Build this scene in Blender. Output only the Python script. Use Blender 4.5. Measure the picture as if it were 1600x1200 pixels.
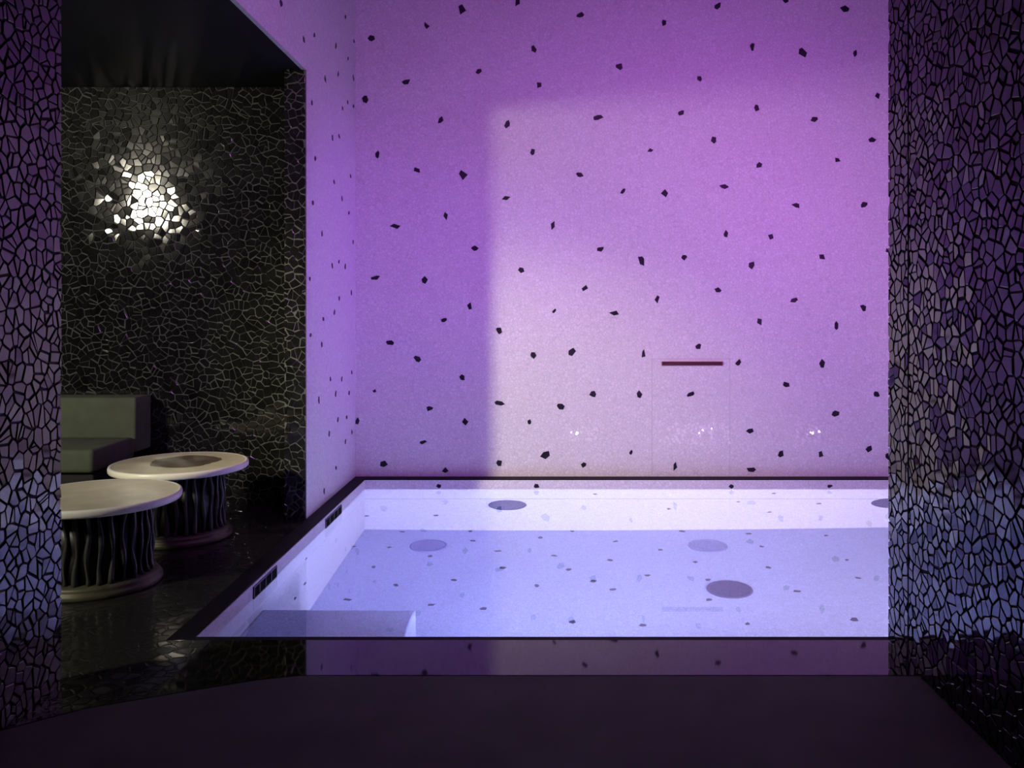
import bpy, bmesh, math, random
from mathutils import Vector, Matrix

# ---------------------------------------------------------------- clear
for o in list(bpy.data.objects):
    bpy.data.objects.remove(o)
scene = bpy.context.scene
COL = scene.collection
R = random.Random(7)

# ---------------------------------------------------------------- camera
F, CX, CY, H = 1350.0, 857.0, 484.0, 1.37      # focal length and principal point in photo pixels, eye height
cd = bpy.data.cameras.new('camera')
cam = bpy.data.objects.new('camera', cd)
COL.objects.link(cam)
cam.location = (0, 0, H)
cam.rotation_euler = (math.pi / 2, 0, 0)
cd.sensor_width = 36
cd.lens = F / 1600 * 36
cd.shift_x = -(CX - 800) / 1600
cd.shift_y = -(600 - CY) / 1600
cd.clip_start = 0.05
scene.camera = cam

# ---------------------------------------------------------------- world, exposure
w = bpy.data.worlds.new('world')
scene.world = w
w.use_nodes = True
w.node_tree.nodes['Background'].inputs[0].default_value = (0.02, 0.015, 0.03, 1)
w.node_tree.nodes['Background'].inputs[1].default_value = 0.02
vs = scene.view_settings
vs.view_transform = 'Standard'
vs.look = 'None'
vs.gamma = 1
vs.use_curve_mapping = False
vs.exposure = 0
cy = scene.cycles
cy.max_bounces = 12
cy.transmission_bounces = 10
cy.glossy_bounces = 6
cy.diffuse_bounces = 4
cy.sample_clamp_indirect = 30
cy.blur_glossy = 0.3


# ---------------------------------------------------------------- lamps
def spot(name, loc, target, power, colour, angle, blend, radius):
    l = bpy.data.lights.new(name, 'SPOT')
    l.energy = power
    l.color = colour
    l.spot_size = math.radians(angle)
    l.spot_blend = blend
    l.shadow_soft_size = radius
    o = bpy.data.objects.new(name, l)
    COL.objects.link(o)
    o.location = loc
    o.rotation_euler = (Vector(target) - Vector(loc)).to_track_quat('-Z', 'Y').to_euler()
    return o


def area(name, loc, target, power, colour, sx, sy=None, spread=180):
    l = bpy.data.lights.new(name, 'AREA')
    l.energy = power
    l.color = colour
    l.spread = math.radians(spread)
    if sy:
        l.shape = 'RECTANGLE'
        l.size = sx
        l.size_y = sy
    else:
        l.shape = 'DISK'
        l.size = sx
    o = bpy.data.objects.new(name, l)
    COL.objects.link(o)
    o.location = loc
    o.rotation_euler = (Vector(target) - Vector(loc)).to_track_quat('-Z', 'Y').to_euler()
    return o


# unseen lamps added for the hall's purple light: one long area, two spots
spot('magenta_added_spot', (2.6, 3.7, 2.2), (1.6, 7.1, 1.5), 128, (0.68, 0.08, 1.0), 90, 1.0, 0.12)
spot('violet_added_spot', (3.6, 5.2, 2.0), (-1.6, 6.70, 1.6), 320, (0.40, 0.04, 1.0), 35, 1.0, 0.12)
area('violet_added_area', (0.9, 3.62, 3.65), (0.9, 7.1, 1.6), 31, (0.74, 0.185, 1.02), 4.0, 0.12, 125)
# warm lamps in the lounge: a wide one and a narrow beam out over the pool
spot('lounge_wide_lamp', (-5.15, 1.11, 2.70), (-1.0, 6.6, 1.0), 470, (1.0, 0.92, 0.74), 130, 0.5, 0.25)
spot('lounge_beam_lamp', (-5.15, 1.11, 2.70), (-0.10, 7.1, 0.42), 1250, (1.0, 0.93, 0.53), 25, 1.0, 0.20)
# underwater floodlights on the near wall of the pool
for lx, tx, pw, lc in ((0.30, -0.3, 53, (0.42, 0.445, 0.87)), (1.85, 1.0, 23, (0.86, 0.74, 0.90)), (3.25, 2.45, 24, (0.84, 0.72, 0.92))):
    area('underwater_lamp', (lx, 3.66, -0.30), (tx, 7.0, -0.05), pw, lc, 0.16, 0.38, 110)


# ---------------------------------------------------------------- tagging and mesh helpers
def tag(o, label=None, cat=None, group=None, kind=None):
    if label:
        o['label'] = label
    if cat:
        o['category'] = cat
    if group:
        o['group'] = group
    if kind:
        o['kind'] = kind
    return o


def empty(name, loc, rz=0.0):
    o = bpy.data.objects.new(name, None)
    COL.objects.link(o)
    o.location = loc
    o.rotation_euler = (0, 0, rz)
    return o


def link_mesh(name, me, mats, parent=None, smooth=False):
    for m in (mats if isinstance(mats, (list, tuple)) else [mats]):
        me.materials.append(m)
    if smooth:
        for p in me.polygons:
            p.use_smooth = True
    o = bpy.data.objects.new(name, me)
    COL.objects.link(o)
    if parent:
        o.parent = parent
    return o


def obj(name, bm, mats, parent=None, smooth=False):
    me = bpy.data.meshes.new(name)
    bm.normal_update()
    bm.to_mesh(me)
    bm.free()
    return link_mesh(name, me, mats, parent, smooth)


def pydata(name, verts, faces, mats, parent=None, smooth=False):
    me = bpy.data.meshes.new(name)
    me.from_pydata(verts, [], faces)
    me.update()
    return link_mesh(name, me, mats, parent, smooth)


def box(bm, x0, x1, y0, y1, z0, z1, bevel=0.0, seg=2):
    t = bmesh.new()
    vs_ = [t.verts.new(p) for p in ((x0, y0, z0), (x1, y0, z0), (x1, y1, z0), (x0, y1, z0),
                                    (x0, y0, z1), (x1, y0, z1), (x1, y1, z1), (x0, y1, z1))]
    for f in ((3, 2, 1, 0), (4, 5, 6, 7), (0, 1, 5, 4), (1, 2, 6, 5), (2, 3, 7, 6), (3, 0, 4, 7)):
        t.faces.new([vs_[i] for i in f])
    if bevel:
        bmesh.ops.bevel(t, geom=list(t.edges), offset=bevel, segments=seg, affect='EDGES', profile=0.5)
    me = bpy.data.meshes.new('tmp')
    t.to_mesh(me)
    t.free()
    bm.from_mesh(me)
    bpy.data.meshes.remove(me)


def lathe(bm, prof, n=64):
    rings = []
    for r, z in prof:
        if r < 1e-6:
            rings.append([bm.verts.new((0, 0, z))])
        else:
            rings.append([bm.verts.new((r * math.cos(2 * math.pi * k / n), r * math.sin(2 * math.pi * k / n), z)) for k in range(n)])
    for a, b in zip(rings, rings[1:]):
        for k in range(n):
            k2 = (k + 1) % n
            if len(a) == 1 and len(b) > 1:
                bm.faces.new((a[0], b[k2], b[k]))
            elif len(b) == 1 and len(a) > 1:
                bm.faces.new((a[k], a[k2], b[0]))
            elif len(a) > 1:
                bm.faces.new((a[k], a[k2], b[k2], b[k]))
    bmesh.ops.recalc_face_normals(bm, faces=bm.faces)


def tube(bm, pts, rad, n=6):
    rings = []
    for i, p in enumerate(pts):
        p = Vector(p)
        d = (Vector(pts[min(i + 1, len(pts) - 1)]) - Vector(pts[max(i - 1, 0)])).normalized()
        a = d.orthogonal().normalized()
        a = (Vector((1, 0, 0)) - d * d.x).normalized() if abs(d.x) < 0.9 else a
        b = d.cross(a)
        r = rad[i] if isinstance(rad, (list, tuple)) else rad
        rings.append([bm.verts.new(p + a * r * math.cos(2 * math.pi * k / n) + b * r * math.sin(2 * math.pi * k / n)) for k in range(n)])
    for u, v in zip(rings, rings[1:]):
        for k in range(n):
            bm.faces.new((u[k], u[(k + 1) % n], v[(k + 1) % n], v[k]))
    bm.faces.new(list(reversed(rings[0])))
    bm.faces.new(rings[-1])


def prism(bm, poly, z0, z1):
    a = [bm.verts.new((x, y, z0)) for x, y in poly]
    b = [bm.verts.new((x, y, z1)) for x, y in poly]
    n = len(poly)
    bm.faces.new(list(reversed(a)))
    bm.faces.new(b)
    for i in range(n):
        bm.faces.new((a[i], a[(i + 1) % n], b[(i + 1) % n], b[i]))
    bmesh.ops.recalc_face_normals(bm, faces=bm.faces)


# ---------------------------------------------------------------- materials
def new_mat(name):
    m = bpy.data.materials.new(name)
    m.use_nodes = True
    nt = m.node_tree
    return m, nt, nt.nodes['Principled BSDF']


def nd(nt, kind, **kw):
    n = nt.nodes.new(kind)
    for k, v in kw.items():
        setattr(n, k, v)
    return n


def simple(name, col, rough=0.5, metal=0.0, spec=0.5, noise=0.0, scale=20.0, bump=0.0, bscale=60.0):
    m, nt, b = new_mat(name)
    b.inputs['Base Color'].default_value = (*col, 1)
    b.inputs['Roughness'].default_value = rough
    b.inputs['Metallic'].default_value = metal
    b.inputs['Specular IOR Level'].default_value = spec
    tc = nd(nt, 'ShaderNodeTexCoord')
    if noise:
        nz = nd(nt, 'ShaderNodeTexNoise')
        nz.inputs['Scale'].default_value = scale
        nz.inputs['Detail'].default_value = 5
        nt.links.new(tc.outputs['Object'], nz.inputs['Vector'])
        rp = nd(nt, 'ShaderNodeValToRGB')
        rp.color_ramp.elements[0].position = 0.3
        rp.color_ramp.elements[1].position = 0.7
        rp.color_ramp.elements[0].color = (*[c * (1 - noise) for c in col], 1)
        rp.color_ramp.elements[1].color = (*[min(1, c * (1 + noise)) for c in col], 1)
        nt.links.new(nz.outputs['Fac'], rp.inputs['Fac'])
        nt.links.new(rp.outputs['Color'], b.inputs['Base Color'])
    if bump:
        n2 = nd(nt, 'ShaderNodeTexNoise')
        n2.inputs['Scale'].default_value = bscale
        n2.inputs['Detail'].default_value = 4
        nt.links.new(tc.outputs['Object'], n2.inputs['Vector'])
        bp = nd(nt, 'ShaderNodeBump')
        bp.inputs['Strength'].default_value = bump
        bp.inputs['Distance'].default_value = 0.01
        nt.links.new(n2.outputs['Fac'], bp.inputs['Height'])
        nt.links.new(bp.outputs['Normal'], b.inputs['Normal'])
    return m


def white_mosaic(name, col=(0.74, 0.72, 0.76), scale=42.0, tilt=0.05, rough=0.3, coat=0.0):
    """fine broken-tile mosaic: pieces of about two centimetres, too small to be told apart in the photograph"""
    m, nt, b = new_mat(name)
    tc = nd(nt, 'ShaderNodeTexCoord')
    nz = nd(nt, 'ShaderNodeTexNoise')
    nz.inputs['Scale'].default_value = 14
    nt.links.new(tc.outputs['Object'], nz.inputs['Vector'])
    mx = nd(nt, 'ShaderNodeVectorMath', operation='SCALE')
    mx.inputs['Scale'].default_value = 0.03
    nt.links.new(nz.outputs['Color'], mx.inputs[0])
    ad = nd(nt, 'ShaderNodeVectorMath', operation='ADD')
    nt.links.new(tc.outputs['Object'], ad.inputs[0])
    nt.links.new(mx.outputs[0], ad.inputs[1])
    v1 = nd(nt, 'ShaderNodeTexVoronoi', feature='DISTANCE_TO_EDGE')
    v2 = nd(nt, 'ShaderNodeTexVoronoi', feature='F1')
    for v in (v1, v2):
        v.inputs['Scale'].default_value = scale
        nt.links.new(ad.outputs[0], v.inputs['Vector'])
    mr = nd(nt, 'ShaderNodeMapRange')
    mr.inputs['From Min'].default_value = 0.02
    mr.inputs['From Max'].default_value = 0.10
    nt.links.new(v1.outputs['Distance'], mr.inputs['Value'])
    # each piece a little lighter or darker
    sep = nd(nt, 'ShaderNodeSeparateColor')
    nt.links.new(v2.outputs['Color'], sep.inputs['Color'])
    pc = nd(nt, 'ShaderNodeMapRange')
    pc.inputs['To Min'].default_value = 0.92
    pc.inputs['To Max'].default_value = 1.04
    nt.links.new(sep.outputs[0], pc.inputs['Value'])
    c1 = nd(nt, 'ShaderNodeVectorMath', operation='SCALE')
    c1.inputs[0].default_value = col
    nt.links.new(pc.outputs[0], c1.inputs['Scale'])
    mix = nd(nt, 'ShaderNodeMix', data_type='RGBA')
    mix.inputs['A'].default_value = (*[c * 0.80 for c in col], 1)
    nt.links.new(mr.outputs[0], mix.inputs['Factor'])
    nt.links.new(c1.outputs[0], mix.inputs['B'])
    nt.links.new(mix.outputs['Result'], b.inputs['Base Color'])
    # each piece tilted its own way
    geo = nd(nt, 'ShaderNodeNewGeometry')
    s1 = nd(nt, 'ShaderNodeVectorMath', operation='SUBTRACT')
    s1.inputs[1].default_value = (0.5, 0.5, 0.5)
    nt.links.new(v2.outputs['Color'], s1.inputs[0])
    s2 = nd(nt, 'ShaderNodeVectorMath', operation='SCALE')
    s2.inputs['Scale'].default_value = tilt
    nt.links.new(s1.outputs[0], s2.inputs[0])
    s3 = nd(nt, 'ShaderNodeVectorMath', operation='ADD')
    nt.links.new(geo.outputs['Normal'], s3.inputs[0])
    nt.links.new(s2.outputs[0], s3.inputs[1])
    s4 = nd(nt, 'ShaderNodeVectorMath', operation='NORMALIZE')
    nt.links.new(s3.outputs[0], s4.inputs[0])
    bp = nd(nt, 'ShaderNodeBump')
    bp.inputs['Strength'].default_value = 0.35
    bp.inputs['Distance'].default_value = 0.003
    nt.links.new(mr.outputs[0], bp.inputs['Height'])
    nt.links.new(s4.outputs[0], bp.inputs['Normal'])
    nt.links.new(bp.outputs['Normal'], b.inputs['Normal'])
    b.inputs['Roughness'].default_value = rough
    b.inputs['Coat Weight'].default_value = coat
    b.inputs['Coat Roughness'].default_value = 0.05
    nt.links.new(bp.outputs['Normal'], b.inputs['Coat Normal'])
    return m


WHITE = white_mosaic('white_mosaic', rough=0.45)
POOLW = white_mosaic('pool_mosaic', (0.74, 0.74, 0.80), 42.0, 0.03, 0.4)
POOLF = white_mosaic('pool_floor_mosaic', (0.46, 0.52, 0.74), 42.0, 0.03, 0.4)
CHIPU = simple('grey_chip_glass', (0.07, 0.065, 0.11), 0.4)
CHIP = simple('dark_chip_glass', (0.012, 0.008, 0.022), 0.45, spec=0.3)
BLACKTILE = simple('black_glass_tile', (0.010, 0.010, 0.011), 0.06, spec=0.75, noise=0.4, scale=9)
GROUT = simple('grey_grout', (0.085, 0.088, 0.088), 0.85, bump=0.3)
GROUTD = simple('dark_grout', (0.018, 0.017, 0.018), 0.85, bump=0.3)
POLISH = simple('polished_black_stone', (0.010, 0.010, 0.010), 0.035, spec=0.27, noise=0.3, scale=6)
BLACK = simple('black_plaster', (0.012, 0.012, 0.013), 0.35, noise=0.2, scale=8)
MATTE = simple('dark_floor_stone', (0.215, 0.225, 0.175), 0.75, spec=0.25, noise=0.12, scale=3, bump=0.08)
CEIL = simple('black_ceiling_paint', (0.012, 0.012, 0.014), 0.6, spec=0.2)
GUTTER = simple('black_gutter', (0.006, 0.005, 0.008), 0.6, spec=0.12)
LFLOOR = white_mosaic('black_mosaic_floor', (0.022, 0.022, 0.021), 17.0, 0.06, 0.16)
JOINT = simple('black_joint', (0.006, 0.006, 0.006), 0.9, spec=0.1)


# ---------------------------------------------------------------- mosaic of broken tiles
def voronoi_cells(u0, u1, v0, v1, size, rnd, jit=0.68, gap=0.0028):
    nu, nv = max(2, round((u1 - u0) / size)), max(2, round((v1 - v0) / size))
    du, dv = (u1 - u0) / nu, (v1 - v0) / nv
    P = {}
    for i in range(-3, nu + 3):
        for j in range(-3, nv + 3):
            P[i, j] = (u0 + (i + 0.5 + 0.5 * (j % 2) * 0.8 + rnd.uniform(-jit, jit)) * du,
                       v0 + (j + 0.5 + rnd.uniform(-jit, jit)) * dv)
    out = []
    for i in range(-1, nu + 1):
        for j in range(-1, nv + 1):
            cx, cy_ = P[i, j]
            poly = [(cx - 2 * du, cy_ - 2 * dv), (cx + 2 * du, cy_ - 2 * dv), (cx + 2 * du, cy_ + 2 * dv), (cx - 2 * du, cy_ + 2 * dv)]
            cuts = []
            for a in range(-2, 3):
                for b in range(-2, 3):
                    if (a or b) and (i + a, j + b) in P:
                        q = P[i + a, j + b]
                        nx, ny = q[0] - cx, q[1] - cy_
                        L = math.hypot(nx, ny)
                        cuts.append((L, nx / L, ny / L))
            cuts.sort()
            for L, nx, ny in cuts:
                lim = L / 2 - gap * rnd.choice((0.5, 0.8, 1.0, 1.4, 2.1))
                new = []
                n = len(poly)
                for k in range(n):
                    p, q = poly[k], poly[(k + 1) % n]
                    dp = (p[0] - cx) * nx + (p[1] - cy_) * ny - lim
                    dq = (q[0] - cx) * nx + (q[1] - cy_) * ny - lim
                    if dp <= 0:
                        new.append(p)
                    if dp * dq < 0:
                        t = dp / (dp - dq)
                        new.append((p[0] + (q[0] - p[0]) * t, p[1] + (q[1] - p[1]) * t))
                poly = new
                if len(poly) < 3:
                    break
            for nx, ny, lim in ((1, 0, u1), (-1, 0, -u0), (0, 1, v1), (0, -1, -v0)):
                new = []
                for k in range(len(poly)):
                    p, q = poly[k], poly[(k + 1) % len(poly)]
                    dp = p[0] * nx + p[1] * ny - lim
                    dq = q[0] * nx + q[1] * ny - lim
                    if dp <= 0:
                        new.append(p)
                    if dp * dq < 0:
                        t = dp / (dp - dq)
                        new.append((p[0] + (q[0] - p[0]) * t, p[1] + (q[1] - p[1]) * t))
                poly = new
            ar = 0.5 * abs(sum(poly[k][0] * poly[(k + 1) % len(poly)][1] - poly[(k + 1) % len(poly)][0] * poly[k][1] for k in range(len(poly))))
            if ar < 0.00012:
                continue
            # drop near-duplicate corners
            cl = []
            for p in poly:
                if not cl or math.hypot(p[0] - cl[-1][0], p[1] - cl[-1][1]) > 0.002:
                    cl.append(p)
            if len(cl) > 2 and math.hypot(cl[0][0] - cl[-1][0], cl[0][1] - cl[-1][1]) < 0.002:
                cl.pop()
            if len(cl) >= 3:
                out.append(cl)
    return out


def piece(poly, frame, rnd, thick, tilt, inset=0.0022):
    """one broken tile: frame = (origin, u, v, n); returns verts, faces in world space"""
    O, U, V, N = frame
    cu = sum(p[0] for p in poly) / len(poly)
    cv = sum(p[1] for p in poly) / len(poly)
    tu, tv = rnd.gauss(0, tilt), rnd.gauss(0, tilt)
    vb, vm, vt = [], [], []
    for u, v in poly:
        h = thick + (u - cu) * tu + (v - cv) * tv
        du, dv = u - cu, v - cv
        L = max(math.hypot(du, dv), 1e-5)
        k = max(0.3, 1 - inset / L)
        vb.append(O + U * u + V * v)
        vm.append(O + U * u + V * v + N * (h - 0.0012))
        vt.append(O + U * (cu + du * k) + V * (cv + dv * k) + N * (thick + du * k * tu + dv * k * tv))
    n = len(poly)
    verts = vb + vm + vt
    faces = [list(range(2 * n, 3 * n))]
    for i in range(n):
        j = (i + 1) % n
        faces.append([i, j, n + j, n + i])
        faces.append([n + i, n + j, 2 * n + j, 2 * n + i])
    if U.cross(V).dot(N) < 0:
        faces = [list(reversed(f)) for f in faces]
    return [tuple(v) for v in verts], faces


def mosaic(parent, frame, rect, size, mat, rnd, key, thick=0.006, tilt=0.012, limit=298, gap=0.0028):
    cells = voronoi_cells(*rect, size, rnd, gap=gap)
    cells.sort(key=key)
    sv, sf = [], []
    for k, c in enumerate(cells):
        v, f = piece(c, frame, rnd, thick, tilt)
        if k < limit:
            pydata('tile', v, f, mat, parent)
        else:
            o = len(sv)
            sv += v
            sf += [[i + o for i in q] for q in f]
    if sv:
        tag(pydata('tile_field', sv, sf, mat, parent), kind='stuff')


# ---------------------------------------------------------------- room measures
YB, YPB, YPF = 7.10, 6.98, 3.62          # back wall, far and near edge of the pool
XL, XPL, XPR, XHR = -1.586, -1.485, 3.92, 4.02
ZC, ZH = 2.94, 4.20                      # lounge ceiling, pool hall ceiling
ZW, ZF = -0.08, -1.31                    # water level, pool floor
XR, XN = 1.39, -1.784                    # passage walls
YRE, YNE = 3.52, 3.155                   # where they end
YLW = 6.10                               # lounge back wall


def struct(name, bm, mat, label, cat):
    o = obj(name, bm, mat)
    return tag(o, label, cat, kind='structure')


def boxes(name, mat, label, cat, *bs):
    bm = bmesh.new()
    for b in bs:
        box(bm, *b)
    return struct(name, bm, mat, label, cat)


wall_back = boxes('wall_back', WHITE, 'tall white mosaic wall behind the pool dotted with dark chips', 'wall',
                  (XL - 0.12, XHR + 0.1, YB, YB + 0.2, -0.05, ZH))
wall_left = boxes('wall_left', WHITE, 'white mosaic side wall at the left of the pool, above the lounge opening too', 'wall',
                  (XL - 0.03, XL, 5.66, YB + 0.01, -0.05, ZH), (XL - 0.03, XL, YRE, 5.66, ZC + 0.001, ZH))
end_face = boxes('trim_1', GROUT, 'black tiled end face of the white side wall beside the lounge', 'trim',
                 (XL - 0.14, XL - 0.031, 5.651, YB, -0.05, ZC + 0.3), (XL - 0.031, XL - 0.0005, 5.6515, 5.66, -0.05, ZC))
boxes('wall_hall_right', WHITE, 'white mosaic far right wall of the pool hall', 'wall',
      (XHR, XHR + 0.1, YRE, YB, -0.05, ZH))
boxes('wall_hall_front', BLACK, 'black wall over the passage mouth facing the pool', 'wall',
      (XL, XR + 0.16, YRE - 0.12, YRE, ZC + 0.1, ZH), (XR + 0.15, XHR + 0.1, YRE - 0.12, YRE, -0.05, ZH))
boxes('ceiling_hall', BLACK, 'black ceiling high over the pool', 'ceiling',
      (XL - 0.2, XHR + 0.2, YRE - 0.12, YB + 0.2, ZH, ZH + 0.1))
boxes('ceiling_lounge', CEIL, 'black polished ceiling of the lounge and passage', 'ceiling',
      (-6.6, XL - 0.031, -1.1, YLW + 0.2, ZC, ZC + 0.1), (XL - 0.031, XR + 0.2, -1.1, YRE, ZC, ZC + 0.1))

# floors: polished black in lounge and round the pool, duller stone in the passage
bound = [(XN, 2.811), (-1.599, 2.969), (-1.336, 3.088), (-1.083, 3.20), (-0.93, 3.24)]
bm = bmesh.new()
prism(bm, [(-6.6, -1.1), (XN - 0.01, -1.1), (XN - 0.01, 2.811)] + bound[1:3] + [(-1.40, 3.07), (-1.40, YPF - 0.036), (XL, YPF - 0.036), (XL, YB), (-6.6, YB)], -0.06, 0)
struct('floor_lounge', bm, LFLOOR, 'glossy black broken tile floor of the lounge', 'floor')
bm = bmesh.new()
prism(bm, [(-1.40, 3.07), bound[2], bound[3], bound[4], (XHR, 3.24), (XHR, YPF - 0.036), (-1.40, YPF - 0.036)], -0.06, 0)
prism(bm, [(XPR, YPF), (XHR, YPF), (XHR, YPB), (XPR, YPB)], -0.06, 0)
struct('trim_2', bm, POLISH, 'polished black stone coping along the near edge of the pool', 'coping')
bm = bmesh.new()
prism(bm, [(XL, YPF - 0.036), (XHR, YPF - 0.036), (XHR, YPF), (XPL, YPF), (XPL, YPB), (XHR, YPB), (XHR, YB), (XL, YB)], -0.06, 0)
struct('trim_3', bm, GUTTER, 'dull black gutter strip along the left and far edges of the pool', 'gutter')
bm = bmesh.new()
prism(bm, [(XN - 0.005, -1.1), (XR + 0.01, -1.1), (XR + 0.01, 3.236), (-0.93, 3.236)] + [(x + 0.003, y - 0.003) for x, y in reversed(bound[1:-1])] + [(XN - 0.005, 2.806)], -0.06, -0.001)
struct('floor_passage', bm, MATTE, 'dull dark brown stone floor of the passage in front of the pool', 'floor')

# black mosaic walls (backing of grout, tiles are parts)
wall_lounge = boxes('wall_lounge_back', GROUT, 'black broken tile wall with pale grout at the back of the lounge', 'wall',
                    (-6.6, XL - 0.13, YLW, YLW + 0.1, -0.05, ZC))
boxes('wall_lounge_left', BLACK, 'plain black side wall of the lounge', 'wall', (-6.7, -6.6, -1.1, YLW + 0.1, -0.05, ZC))
boxes('wall_front', BLACK, 'plain black wall across the near end of lounge and passage', 'wall', (-6.7, XR + 0.2, -1.2, -1.1, -0.05, ZC))
wall_right = boxes('wall_right', GROUTD, 'glossy black broken tile wall on the right of the passage', 'wall',
                   (XR, XR + 0.15, -1.1, YRE, -0.05, ZC))
wall_near = boxes('wall_passage_left', GROUTD, 'glossy black broken tile wall end at the left of the passage', 'wall',
                  (XN - 0.12, XN, -1.1, YNE, -0.05, ZC))

rm = random.Random(21)
hot = (-2.85, 2.0)
mosaic(wall_lounge, (Vector((0, YLW, 0)), Vector((1, 0, 0)), Vector((0, 0, 1)), Vector((0, -1, 0))),
       (-3.75, XL - 0.142, 0.0, ZC), 0.047, BLACKTILE, rm,
       lambda c: math.hypot(sum(p[0] for p in c) / len(c) - hot[0], 0.8 * (sum(p[1] for p in c) / len(c) - hot[1])), tilt=0.013)
mosaic(end_face, (Vector((0, 5.651, 0)), Vector((1, 0, 0)), Vector((0, 0, 1)), Vector((0, -1, 0))),
       (XL - 0.139, XL - 0.006, 0.0, ZC), 0.047, BLACKTILE, rm, lambda c: 0, tilt=0.013)
mosaic(wall_right, (Vector((XR, 0, 0)), Vector((0, 1, 0)), Vector((0, 0, 1)), Vector((-1, 0, 0))),
       (1.7, 3.318, 0.0, ZC), 0.043, BLACKTILE, rm,
       lambda c: abs(sum(p[0] for p in c) / len(c) - 2.85) * 1.6 + abs(sum(p[1] for p in c) / len(c) - 0.75) * 0.8, tilt=0.022, gap=0.0028)
# strip of tiles beyond the vertical joint at the end of that wall
mosaic(wall_right, (Vector((XR, 0, 0)), Vector((0, 1, 0)), Vector((0, 0, 1)), Vector((-1, 0, 0))),
       (3.330, YRE, 0.0, ZC), 0.043, BLACKTILE, rm, lambda c: 0, tilt=0.022, gap=0.0028, limit=0)
pydata('joint', [(XR - 0.0065, 3.318, 0), (XR - 0.0065, 3.330, 0), (XR - 0.0065, 3.330, ZC), (XR - 0.0065, 3.318, ZC),
                 (XR, 3.318, 0), (XR, 3.330, 0), (XR, 3.330, ZC), (XR, 3.318, ZC)],
       [(0, 3, 2, 1), (0, 1, 5, 4), (1, 2, 6, 5), (2, 3, 7, 6), (3, 0, 4, 7)], JOINT, wall_right)
mosaic(wall_near, (Vector((XN, 0, 0)), Vector((0, 1, 0)), Vector((0, 0, 1)), Vector((1, 0, 0))),
       (2.0, YNE, 0.0, ZC), 0.043, BLACKTILE, rm,
       lambda c: abs(sum(p[0] for p in c) / len(c) - 3.0) * 1.6 + abs(sum(p[1] for p in c) / len(c) - 0.75) * 0.8, tilt=0.022, gap=0.0028)

# ---------------------------------------------------------------- pool basin, water
basin = boxes('pool_basin', POOLW, 'white mosaic basin of the pool under the water', 'pool',
              (XPL - 0.1, XPL, YPF - 0.1, YPB + 0.1, ZF - 0.1, -0.061),
              (XPR, XPR + 0.1, YPF - 0.1, YPB + 0.1, ZF - 0.1, -0.061),
              (XPL, XPR, YPB, YPB + 0.1, ZF - 0.1, -0.061),
              (XPL, XPR, YPF - 0.1, YPF, ZF - 0.1, -0.061))
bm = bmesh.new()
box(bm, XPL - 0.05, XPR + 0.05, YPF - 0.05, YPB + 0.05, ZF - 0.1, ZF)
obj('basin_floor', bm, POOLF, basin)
bm = bmesh.new()
# pale tile lining of the exposed edge, flush with the black coping top
box(bm, XPL, XPL + 0.004, YPF, YPB, ZW - 0.001, -0.006)
box(bm, XPL, XPR, YPB - 0.004, YPB, ZW - 0.001, -0.006)
obj('edge_lining', bm, WHITE, basin)
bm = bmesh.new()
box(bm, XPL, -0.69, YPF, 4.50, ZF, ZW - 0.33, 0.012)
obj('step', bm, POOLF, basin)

m, nt, b = new_mat('water')
nt.nodes.remove(b)
gl = nd(nt, 'ShaderNodeBsdfGlass')
gl.inputs['IOR'].default_value = 1.333
gl.inputs['Roughness'].default_value = 0.0
gl.inputs['Color'].default_value = (0.94, 0.96, 1.0, 1)
nt.links.new(gl.outputs[0], nt.nodes['Material Output'].inputs['Surface'])
WATER = m
bm = bmesh.new()
box(bm, XPL - 0.005, XPR + 0.005, YPF - 0.005, YPB + 0.005, ZF - 0.01, ZW)
water = struct('water', bm, WATER, 'still clear water filling the pool', 'water')


# ---------------------------------------------------------------- dark chips set in the white mosaic
def chip_poly(rnd, rx, ry, ang):
    n = rnd.choice((4, 5, 5, 6))
    a0 = rnd.uniform(0, 6.28)
    pts = []
    for k in range(n):
        a = a0 + 2 * math.pi * (k + rnd.uniform(-0.25, 0.25)) / n
        r = rnd.uniform(0.75, 1.2)
        x, y = rx * r * math.cos(a), ry * r * math.sin(a)
        pts.append((x * math.cos(ang) - y * math.sin(ang), x * math.sin(ang) + y * math.cos(ang)))
    return pts


def chip(parent, frame, u, v, r, rnd, asp=None, ang=None, mat=None):
    asp = asp or rnd.uniform(0.6, 0.95)
    ang = rnd.uniform(0, 3.14) if ang is None else ang
    poly = [(u + x, v + y) for x, y in chip_poly(rnd, r, r * asp, ang)]
    vv, ff = piece(poly, frame, rnd, 0.0035, 0.01, 0.0015)
    pydata('tile', vv, ff, mat or CHIP, parent)


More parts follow.
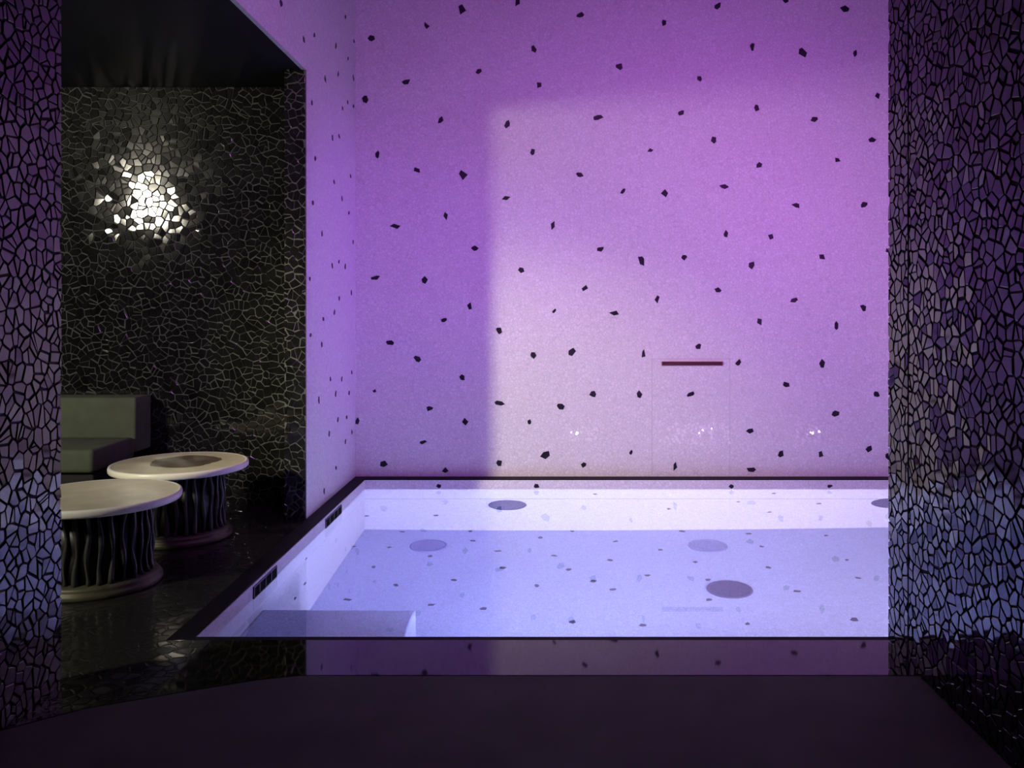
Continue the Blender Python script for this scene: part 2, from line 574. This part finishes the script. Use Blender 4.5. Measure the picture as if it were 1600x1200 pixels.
FB = (Vector((0, YB, 0)), Vector((1, 0, 0)), Vector((0, 0, 1)), Vector((0, -1, 0)))
FL = (Vector((XL, 0, 0)), Vector((0, 1, 0)), Vector((0, 0, 1)), Vector((1, 0, 0)))
rc = random.Random(5)
big, tall, wide, small = 'b', 't', 'w', 's'
CH = [(722, 14, big), (667, 40), (580, 60), (809, 2, tall), (834, 77), (748, 112), (634, 128, wide), (571, 155), (688, 188), (793, 194),
      (832, 238), (590, 242), (907, 24), (1037, 35), (967, 104), (842, 133), (1093, 123), (934, 184, wide), (1064, 176), (1016, 235),
      (1115, 219), (1122, 9), (1228, 1), (1321, 14, big), (1175, 73, tall), (1254, 82, big), (1336, 84), (1371, 150), (1182, 169),
      (1273, 186), (1363, 219), (1308, 250), (1186, 258), (652, 266), (724, 273, big), (790, 310, wide), (696, 338, tall),
      (617, 353, wide), (742, 388), (814, 422), (586, 434, wide), (663, 438), (734, 479), (694, 500), (905, 273), (974, 298), (1038, 302),
      (864, 352, tall), (938, 389), (1002, 406, big), (1069, 402), (914, 451), (1027, 468, tall), (866, 486, small), (960, 489, wide),
      (1132, 292, wide), (1244, 321, wide), (1350, 320), (1134, 366), (1204, 370), (1285, 401), (1174, 414), (1122, 453), (1241, 469),
      (1349, 481), (1388, 392), (1187, 502), (780, 517), (609, 535, wide), (652, 561), (833, 555), (722, 590), (585, 611, small),
      (672, 638), (780, 630, wide), (558, 658), (727, 660), (827, 659, small), (660, 691), (600, 725), (780, 724), (696, 735),
      (893, 550, big), (1005, 554, tall), (1091, 541), (927, 616), (999, 616), (1079, 616, wide), (876, 635), (853, 711, big), (912, 727),
      (986, 707, small), (1055, 728, tall), (1307, 509, tall), (1154, 567), (1285, 568, tall), (1229, 601), (1369, 616), (1305, 646),
      (1172, 673), (1220, 709), (1283, 710), (1358, 701), (1174, 734, wide), (1388, 713)]
for c in CH:
    k = c[2] if len(c) > 2 else ''
    r = {'b': 0.045, 't': 0.042, 'w': 0.042, 's': 0.020, '': 0.032}[k] * rc.uniform(0.92, 1.08)
    asp = 0.5 if k in ('t', 'w') and k else None
    ang = {'t': 1.5 + rc.uniform(-.2, .2), 'w': rc.uniform(-.4, .4)}.get(k)
    chip(wall_back, FB, (c[0] - CX) / F * YB, H - (c[1] - CY) / F * YB, r, rc, asp, ang)


def scatter(n, u0, u1, v0, v1, dmin, rnd):
    out = []
    for _ in range(n * 40):
        p = (rnd.uniform(u0, u1), rnd.uniform(v0, v1))
        if all(math.hypot(p[0] - q[0], p[1] - q[1]) > dmin for q in out):
            out.append(p)
        if len(out) >= n:
            break
    return out


for u, v in scatter(22, 2.95, XHR - 0.1, 0.1, 3.9, 0.28, rc):
    chip(wall_back, FB, u, v, 0.032, rc)
for u, v in scatter(52, 5.70, YB - 0.05, 0.08, 4.1, 0.17, rc):
    chip(wall_left, FL, u, v, 0.024, rc, 0.7)
for u, v in scatter(18, 4.2, 5.6, ZC + 0.05, 4.1, 0.2, rc):
    chip(wall_left, FL, u, v, 0.026, rc, 0.8)


# glossy white pieces added low on the wall for glints of the underwater lamps
GLINT = simple('added_glint_tile', (0.97, 0.95, 0.98), 0.3)
for key, val in (('Coat Weight', 1.0), ('Coat Roughness', 0.0), ('Coat IOR', 2.4)):
    GLINT.node_tree.nodes['Principled BSDF'].inputs[key].default_value = val
for (cx_, cy_, rx_, ry_, n_) in ((914, 677, 22, 12, 22), (1085, 678, 56, 16, 66), (1260, 679, 22, 14, 22)):
    for u, v in scatter(n_, -1, 1, -1, 1, 0.13, rc):
        ug, vg = (cx_ + u * rx_ - CX) / F * YB, H - (cy_ + v * ry_ - CY) / F * YB
        rr = rc.uniform(0.010, 0.017)
        vv, ff = piece([(ug + x, vg + y) for x, y in chip_poly(rc, rr, rr * 0.8, rc.uniform(0, 3))], FB, rc, 0.003, 0.0045, 0.0012)
        pydata('tile', vv, ff, GLINT, wall_back)


# the pool's own chips: follow the bent line of sight through the water to the tiled face it meets
def under(px, py):
    d = Vector(((px - CX) / F, 1, -(py - CY) / F)).normalized()
    t = (ZW - H) / d.z
    p = Vector((0, 0, H)) + d * t
    e = 1 / 1.333
    c = -d.z
    r = d * e + Vector((0, 0, 1)) * (e * c - math.sqrt(1 - e * e * (1 - c * c)))
    best = None
    for ax, val, fr in ((2, ZF, 'f'), (1, YPB, 'b'), (0, XPL, 'l')):
        if abs(r[ax]) > 1e-6:
            k = (val - p[ax]) / r[ax]
            if k > 0 and (best is None or k < best[0]):
                best = (k, fr)
    return p + r * best[0], best[1]


FF = (Vector((0, 0, ZF)), Vector((1, 0, 0)), Vector((0, 1, 0)), Vector((0, 0, 1)))
FPB = (Vector((0, YPB - 0.0, 0)), Vector((1, 0, 0)), Vector((0, 0, 1)), Vector((0, -1, 0)))
FPL = (Vector((XPL + 0.0, 0, 0)), Vector((0, 1, 0)), Vector((0, 0, 1)), Vector((1, 0, 0)))
UC = [(573, 806), (682, 805), (552, 854), (609, 855), (672, 869), (584, 886), (478, 873), (619, 914), (476, 912), (461, 935), (543, 937),
      (629, 831), (673, 945), (735, 830), (739, 845), (778, 861), (709, 906), (785, 887), (844, 840), (866, 868), (888, 890), (894, 830),
      (962, 846), (953, 875), (839, 915), (958, 921), (1012, 899), (1032, 859), (927, 908), (756, 951), (894, 972), (1003, 977),
      (1154, 784), (1202, 800), (1280, 787), (1065, 830), (1190, 854), (1201, 887), (1087, 878), (1106, 906), (1108, 937), (1246, 924),
      (1323, 875), (1340, 903), (1170, 834), (1168, 975), (1335, 968), (1290, 837), (1209, 771), (930, 772), (1045, 795)]
for px, py in UC:
    q, fr = under(px, py)
    if fr == 'f':
        chip(basin, FF, q.x, q.y, 0.027, rc, mat=CHIPU)
    elif fr == 'b':
        chip(basin, FPB, q.x, q.z, 0.027, rc, mat=CHIPU)
    else:
        chip(basin, FPL, q.y, q.z, 0.027, rc, mat=CHIPU)
FEB = (Vector((0, YPB - 0.004, 0)), Vector((1, 0, 0)), Vector((0, 0, 1)), Vector((0, -1, 0)))
for px in (686, 838, 1143, 1296):
    chip(basin, FEB, (px - CX) / F * YPB, -0.055, 0.024, rc)

# ---------------------------------------------------------------- overflow inlets in the left edge, round grates
DARKM = simple('dark_inlet_metal', (0.02, 0.02, 0.03), 0.4)
for k, (y0, y1, lab) in enumerate(((4.33, 4.70, 'nearer dark overflow inlet in the left edge of the pool'),
                                   (5.73, 6.17, 'farther dark overflow inlet in the left edge of the pool by the white wall'))):
    t = empty('overflow_inlet', (XPL + 0.004, (y0 + y1) / 2, -0.05))
    tag(t, lab, 'inlet', 'overflow inlets in the pool edge')
    hy = (y1 - y0) / 2
    bm = bmesh.new()
    box(bm, -0.002, 0.006, -hy, hy, 0.022, 0.030, 0.0015, 1)
    box(bm, -0.002, 0.006, -hy, hy, -0.036, -0.028, 0.0015, 1)
    box(bm, -0.002, 0.006, -hy, -hy + 0.012, -0.030, 0.025, 0.0015, 1)
    box(bm, -0.002, 0.006, hy - 0.012, hy, -0.030, 0.025, 0.0015, 1)
    obj('frame', bm, DARKM, t)
    bm = bmesh.new()
    box(bm, -0.003, 0.001, -hy + 0.006, hy - 0.006, -0.030, 0.024)
    obj('opening', bm, JOINT, t)
    for i in range(3):
        bm = bmesh.new()
        yy = -hy + (i + 1) * 2 * hy / 4
        box(bm, 0.0, 0.005, yy - 0.005, yy + 0.005, -0.029, 0.023)
        obj('divider', bm, DARKM, t)

GRATE = simple('grate_grey', (0.10, 0.10, 0.19), 0.45)
GRATEP = simple('grate_pale', (0.26, 0.28, 0.50), 0.45)


def grate(loc, rot, rad, mat, label):
    t = empty('round_grate', loc)
    t.rotation_euler = rot
    tag(t, label, 'grate', 'round grates in the pool')
    bm = bmesh.new()
    lathe(bm, [(rad * 0.88, 0.0), (rad * 0.88, 0.012), (rad * 0.91, 0.015), (rad * 0.98, 0.012), (rad, 0.0)], 40)
    obj('rim', bm, mat, t, True)
    bm = bmesh.new()
    lathe(bm, [(rad * 0.87, 0.001), (rad * 0.87, 0.007), (0.0, 0.007)], 40)
    obj('plate', bm, mat, t)
    bm = bmesh.new()
    for k in range(-4, 5):
        x = k * rad * 0.18
        L = math.sqrt(max(0, (rad * 0.8) ** 2 - x * x))
        box(bm, x - rad * 0.04, x + rad * 0.04, -L, L, 0.0065, 0.0105)
    tag(obj('bars', bm, mat, t), kind='stuff')


q, _ = under(1140, 921)
grate((q.x, q.y, ZF), (0, 0, 0.3), 0.152, GRATE, 'dark round grate on the pool floor, nearest of the three floor grates')
q, _ = under(1106, 853)
grate((q.x, q.y, ZF), (0, 0, 0.3), 0.150, GRATEP, 'pale round grate on the pool floor behind the dark floor grate')
q, _ = under(670, 853)
grate((q.x, q.y, ZF), (0, 0, 0.3), 0.145, GRATEP, 'pale round grate on the bluer left part of the pool floor')
q, _ = under(793, 789)
grate((q.x, YPB, q.z), (math.pi / 2, 0, 0), 0.155, GRATE, 'dark round grate on the bright underwater back wall, left one')
q, _ = under(1391, 786)
grate((q.x, YPB, q.z), (math.pi / 2, 0, 0), 0.155, GRATE, 'dark round grate on the underwater back wall cut off by the black wall')

# ---------------------------------------------------------------- outlet slot and access panel on the back wall
SLOT = simple('dark_red_slot', (0.06, 0.008, 0.02), 0.4)
SLOTR = simple('red_copper_lip', (0.20, 0.035, 0.05), 0.4)
s = YB / F
xa, xb, zc = (1035 - CX) * s, (1128 - CX) * s, H - (568 - CY) * s
t = empty('water_outlet', ((xa + xb) / 2, YB, zc))
tag(t, 'narrow dark red horizontal outlet slot on the white back wall', 'outlet')
hw = (xb - xa) / 2
bm = bmesh.new()
box(bm, -hw, hw, -0.002, 0.01, -0.013, 0.013)
obj('opening', bm, SLOT, t)
bm = bmesh.new()
box(bm, -hw - 0.006, hw + 0.006, -0.018, 0.0, 0.011, 0.017, 0.001, 1)
box(bm, -hw - 0.006, hw + 0.006, -0.010, 0.0, -0.017, -0.012, 0.001, 1)
box(bm, -hw - 0.006, -hw + 0.002, -0.014, 0.0, -0.014, 0.014, 0.001, 1)
box(bm, hw - 0.002, hw + 0.006, -0.014, 0.0, -0.014, 0.014, 0.001, 1)
obj('lip', bm, SLOTR, t)
# hardly visible panel below it: its seams
SEAM = simple('panel_seam', (0.58, 0.56, 0.60), 0.7)
bm = bmesh.new()
pxa, pxb, pza, pzb = (1018 - CX) * s, (1141 - CX) * s, 0.02, H - (560 - CY) * s
for (x0, x1, z0, z1) in ((pxa, pxa + 0.008, pza, pzb), (pxb - 0.008, pxb, pza, pzb), (pxa, pxb, pzb - 0.008, pzb)):
    box(bm, x0, x1, YB - 0.0015, YB, z0, z1)
obj('panel_seam', bm, SEAM, wall_back)


# ---------------------------------------------------------------- round side tables in the lounge
TOPM = simple('pale_table_top', (0.66, 0.64, 0.45), 0.32, noise=0.15, scale=7)
RIMM = simple('ivory_table_rim', (0.90, 0.89, 0.82), 0.3)
RIB = simple('dark_lacquered_rib', (0.045, 0.047, 0.045), 0.35, noise=0.3, scale=30)
DRUM = simple('black_drum', (0.008, 0.008, 0.010), 0.4)
RING = simple('aged_brass_ring', (0.085, 0.085, 0.05), 0.5, metal=0.3, noise=0.3, scale=15)
REFLM = simple('painted_dark_reflection', (0.10, 0.075, 0.045), 0.35, noise=0.5, scale=14)  # colour of the dark lounge mirrored in the top, painted on

rib_meshes = []
for v in range(5):
    bm = bmesh.new()
    ph = R.uniform(0, 6)
    n = 12
    pts, rad = [], []
    for i in range(n + 1):
        z = 0.058 + (0.398 - 0.058) * i / n
        pts.append((0.004 * math.sin(i * 0.9 + ph), 0.006 * math.sin(i * 0.62 + ph * 1.7), z))
        rad.append(0.011 + 0.003 * math.sin(i * 0.8 + ph) + (0.005 if i in (0, n) else 0))
    tube(bm, pts, rad, 6)
    me = bpy.data.meshes.new('rib')
    bm.to_mesh(me)
    bm.free()
    me.materials.append(RIB)
    for p in me.polygons:
        p.use_smooth = True
    rib_meshes.append(me)


def side_table(loc, label, painted_refl):
    t = empty('side_table', loc)
    tag(t, label, 'table', 'round side tables in the lounge')
    bm = bmesh.new()
    lathe(bm, [(0.0, 0.446), (0.375, 0.446), (0.375, 0.43), (0.0, 0.43)], 80)
    obj('tabletop', bm, TOPM, t)
    bm = bmesh.new()
    lathe(bm, [(0.372, 0.408), (0.386, 0.410), (0.3925, 0.418), (0.3935, 0.436), (0.390, 0.446), (0.382, 0.449), (0.374, 0.447)], 80)
    obj('rim', bm, RIMM, t, True)
    if painted_refl:  # dark mirror image on the glossy top, painted as a flat patch
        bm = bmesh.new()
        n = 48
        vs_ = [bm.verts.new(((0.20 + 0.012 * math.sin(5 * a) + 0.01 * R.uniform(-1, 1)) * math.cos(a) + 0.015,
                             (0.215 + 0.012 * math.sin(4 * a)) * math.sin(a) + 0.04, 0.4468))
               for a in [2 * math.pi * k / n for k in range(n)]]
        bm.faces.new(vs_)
        tag(obj('painted_reflection', bm, REFLM, t), 'dark reflection painted on the middle of the table top')
    bm = bmesh.new()
    lathe(bm, [(0.0, 0.43), (0.372, 0.43), (0.372, 0.41), (0.30, 0.398), (0.0, 0.398)], 64)
    obj('underside', bm, DRUM, t)
    bm = bmesh.new()
    lathe(bm, [(0.0, 0.05), (0.238, 0.05), (0.238, 0.40), (0.0, 0.40)], 64)
    obj('drum', bm, DRUM, t, True)
    bm = bmesh.new()
    lathe(bm, [(0.0, 0.0), (0.298, 0.0), (0.302, 0.008), (0.300, 0.028), (0.285, 0.034), (0.288, 0.042), (0.276, 0.058), (0.238, 0.062), (0.0, 0.06)], 64)
    obj('base_ring', bm, RING, t, True)
    bm = bmesh.new()
    lathe(bm, [(0.236, 0.385), (0.262, 0.387), (0.266, 0.398), (0.236, 0.400)], 64)
    obj('collar', bm, RING, t, True)
    for k in range(30):
        a = 2 * math.pi * k / 30
        r = bpy.data.objects.new('rib', rib_meshes[k % 5])
        COL.objects.link(r)
        r.parent = t
        r.location = (0.246 * math.cos(a), 0.246 * math.sin(a), 0)
        r.rotation_euler = (0, 0, a)
        r.scale = (1, R.choice((-1, 1)), 1)


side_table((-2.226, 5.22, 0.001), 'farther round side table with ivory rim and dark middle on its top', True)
side_table((-2.26, 4.33, 0.001), 'nearer round side table with plain beige top partly hidden by the left wall', False)

# ---------------------------------------------------------------- upholstered bench
SOFA = simple('grey_green_upholstery', (0.115, 0.145, 0.09), 0.85, noise=0.12, scale=9, bump=0.25, bscale=220)
SOFAB = simple('bench_plinth_black', (0.012, 0.012, 0.012), 0.5)
t = empty('upholstered_bench', (-3.9, 5.75, 0.0))
tag(t, 'grey green upholstered bench against the black mosaic lounge wall', 'bench')
ex = -2.795 + 3.9
bm = bmesh.new()
box(bm, -ex, ex - 0.02, -0.40, 0.33, 0.0, 0.36, 0.008)
obj('plinth', bm, SOFAB, t)
for (x0, x1) in ((-ex, -0.005), (0.005, ex)):
    bm = bmesh.new()
    box(bm, x0, x1, -0.45, 0.10, 0.362, 0.51, 0.03, 3)
    obj('seat_cushion', bm, SOFA, t, True)
    bm = bmesh.new()
    box(bm, x0, x1, 0.10, 0.335, 0.40, 0.775, 0.018, 3)
    obj('back_cushion', bm, SOFA, t, True)
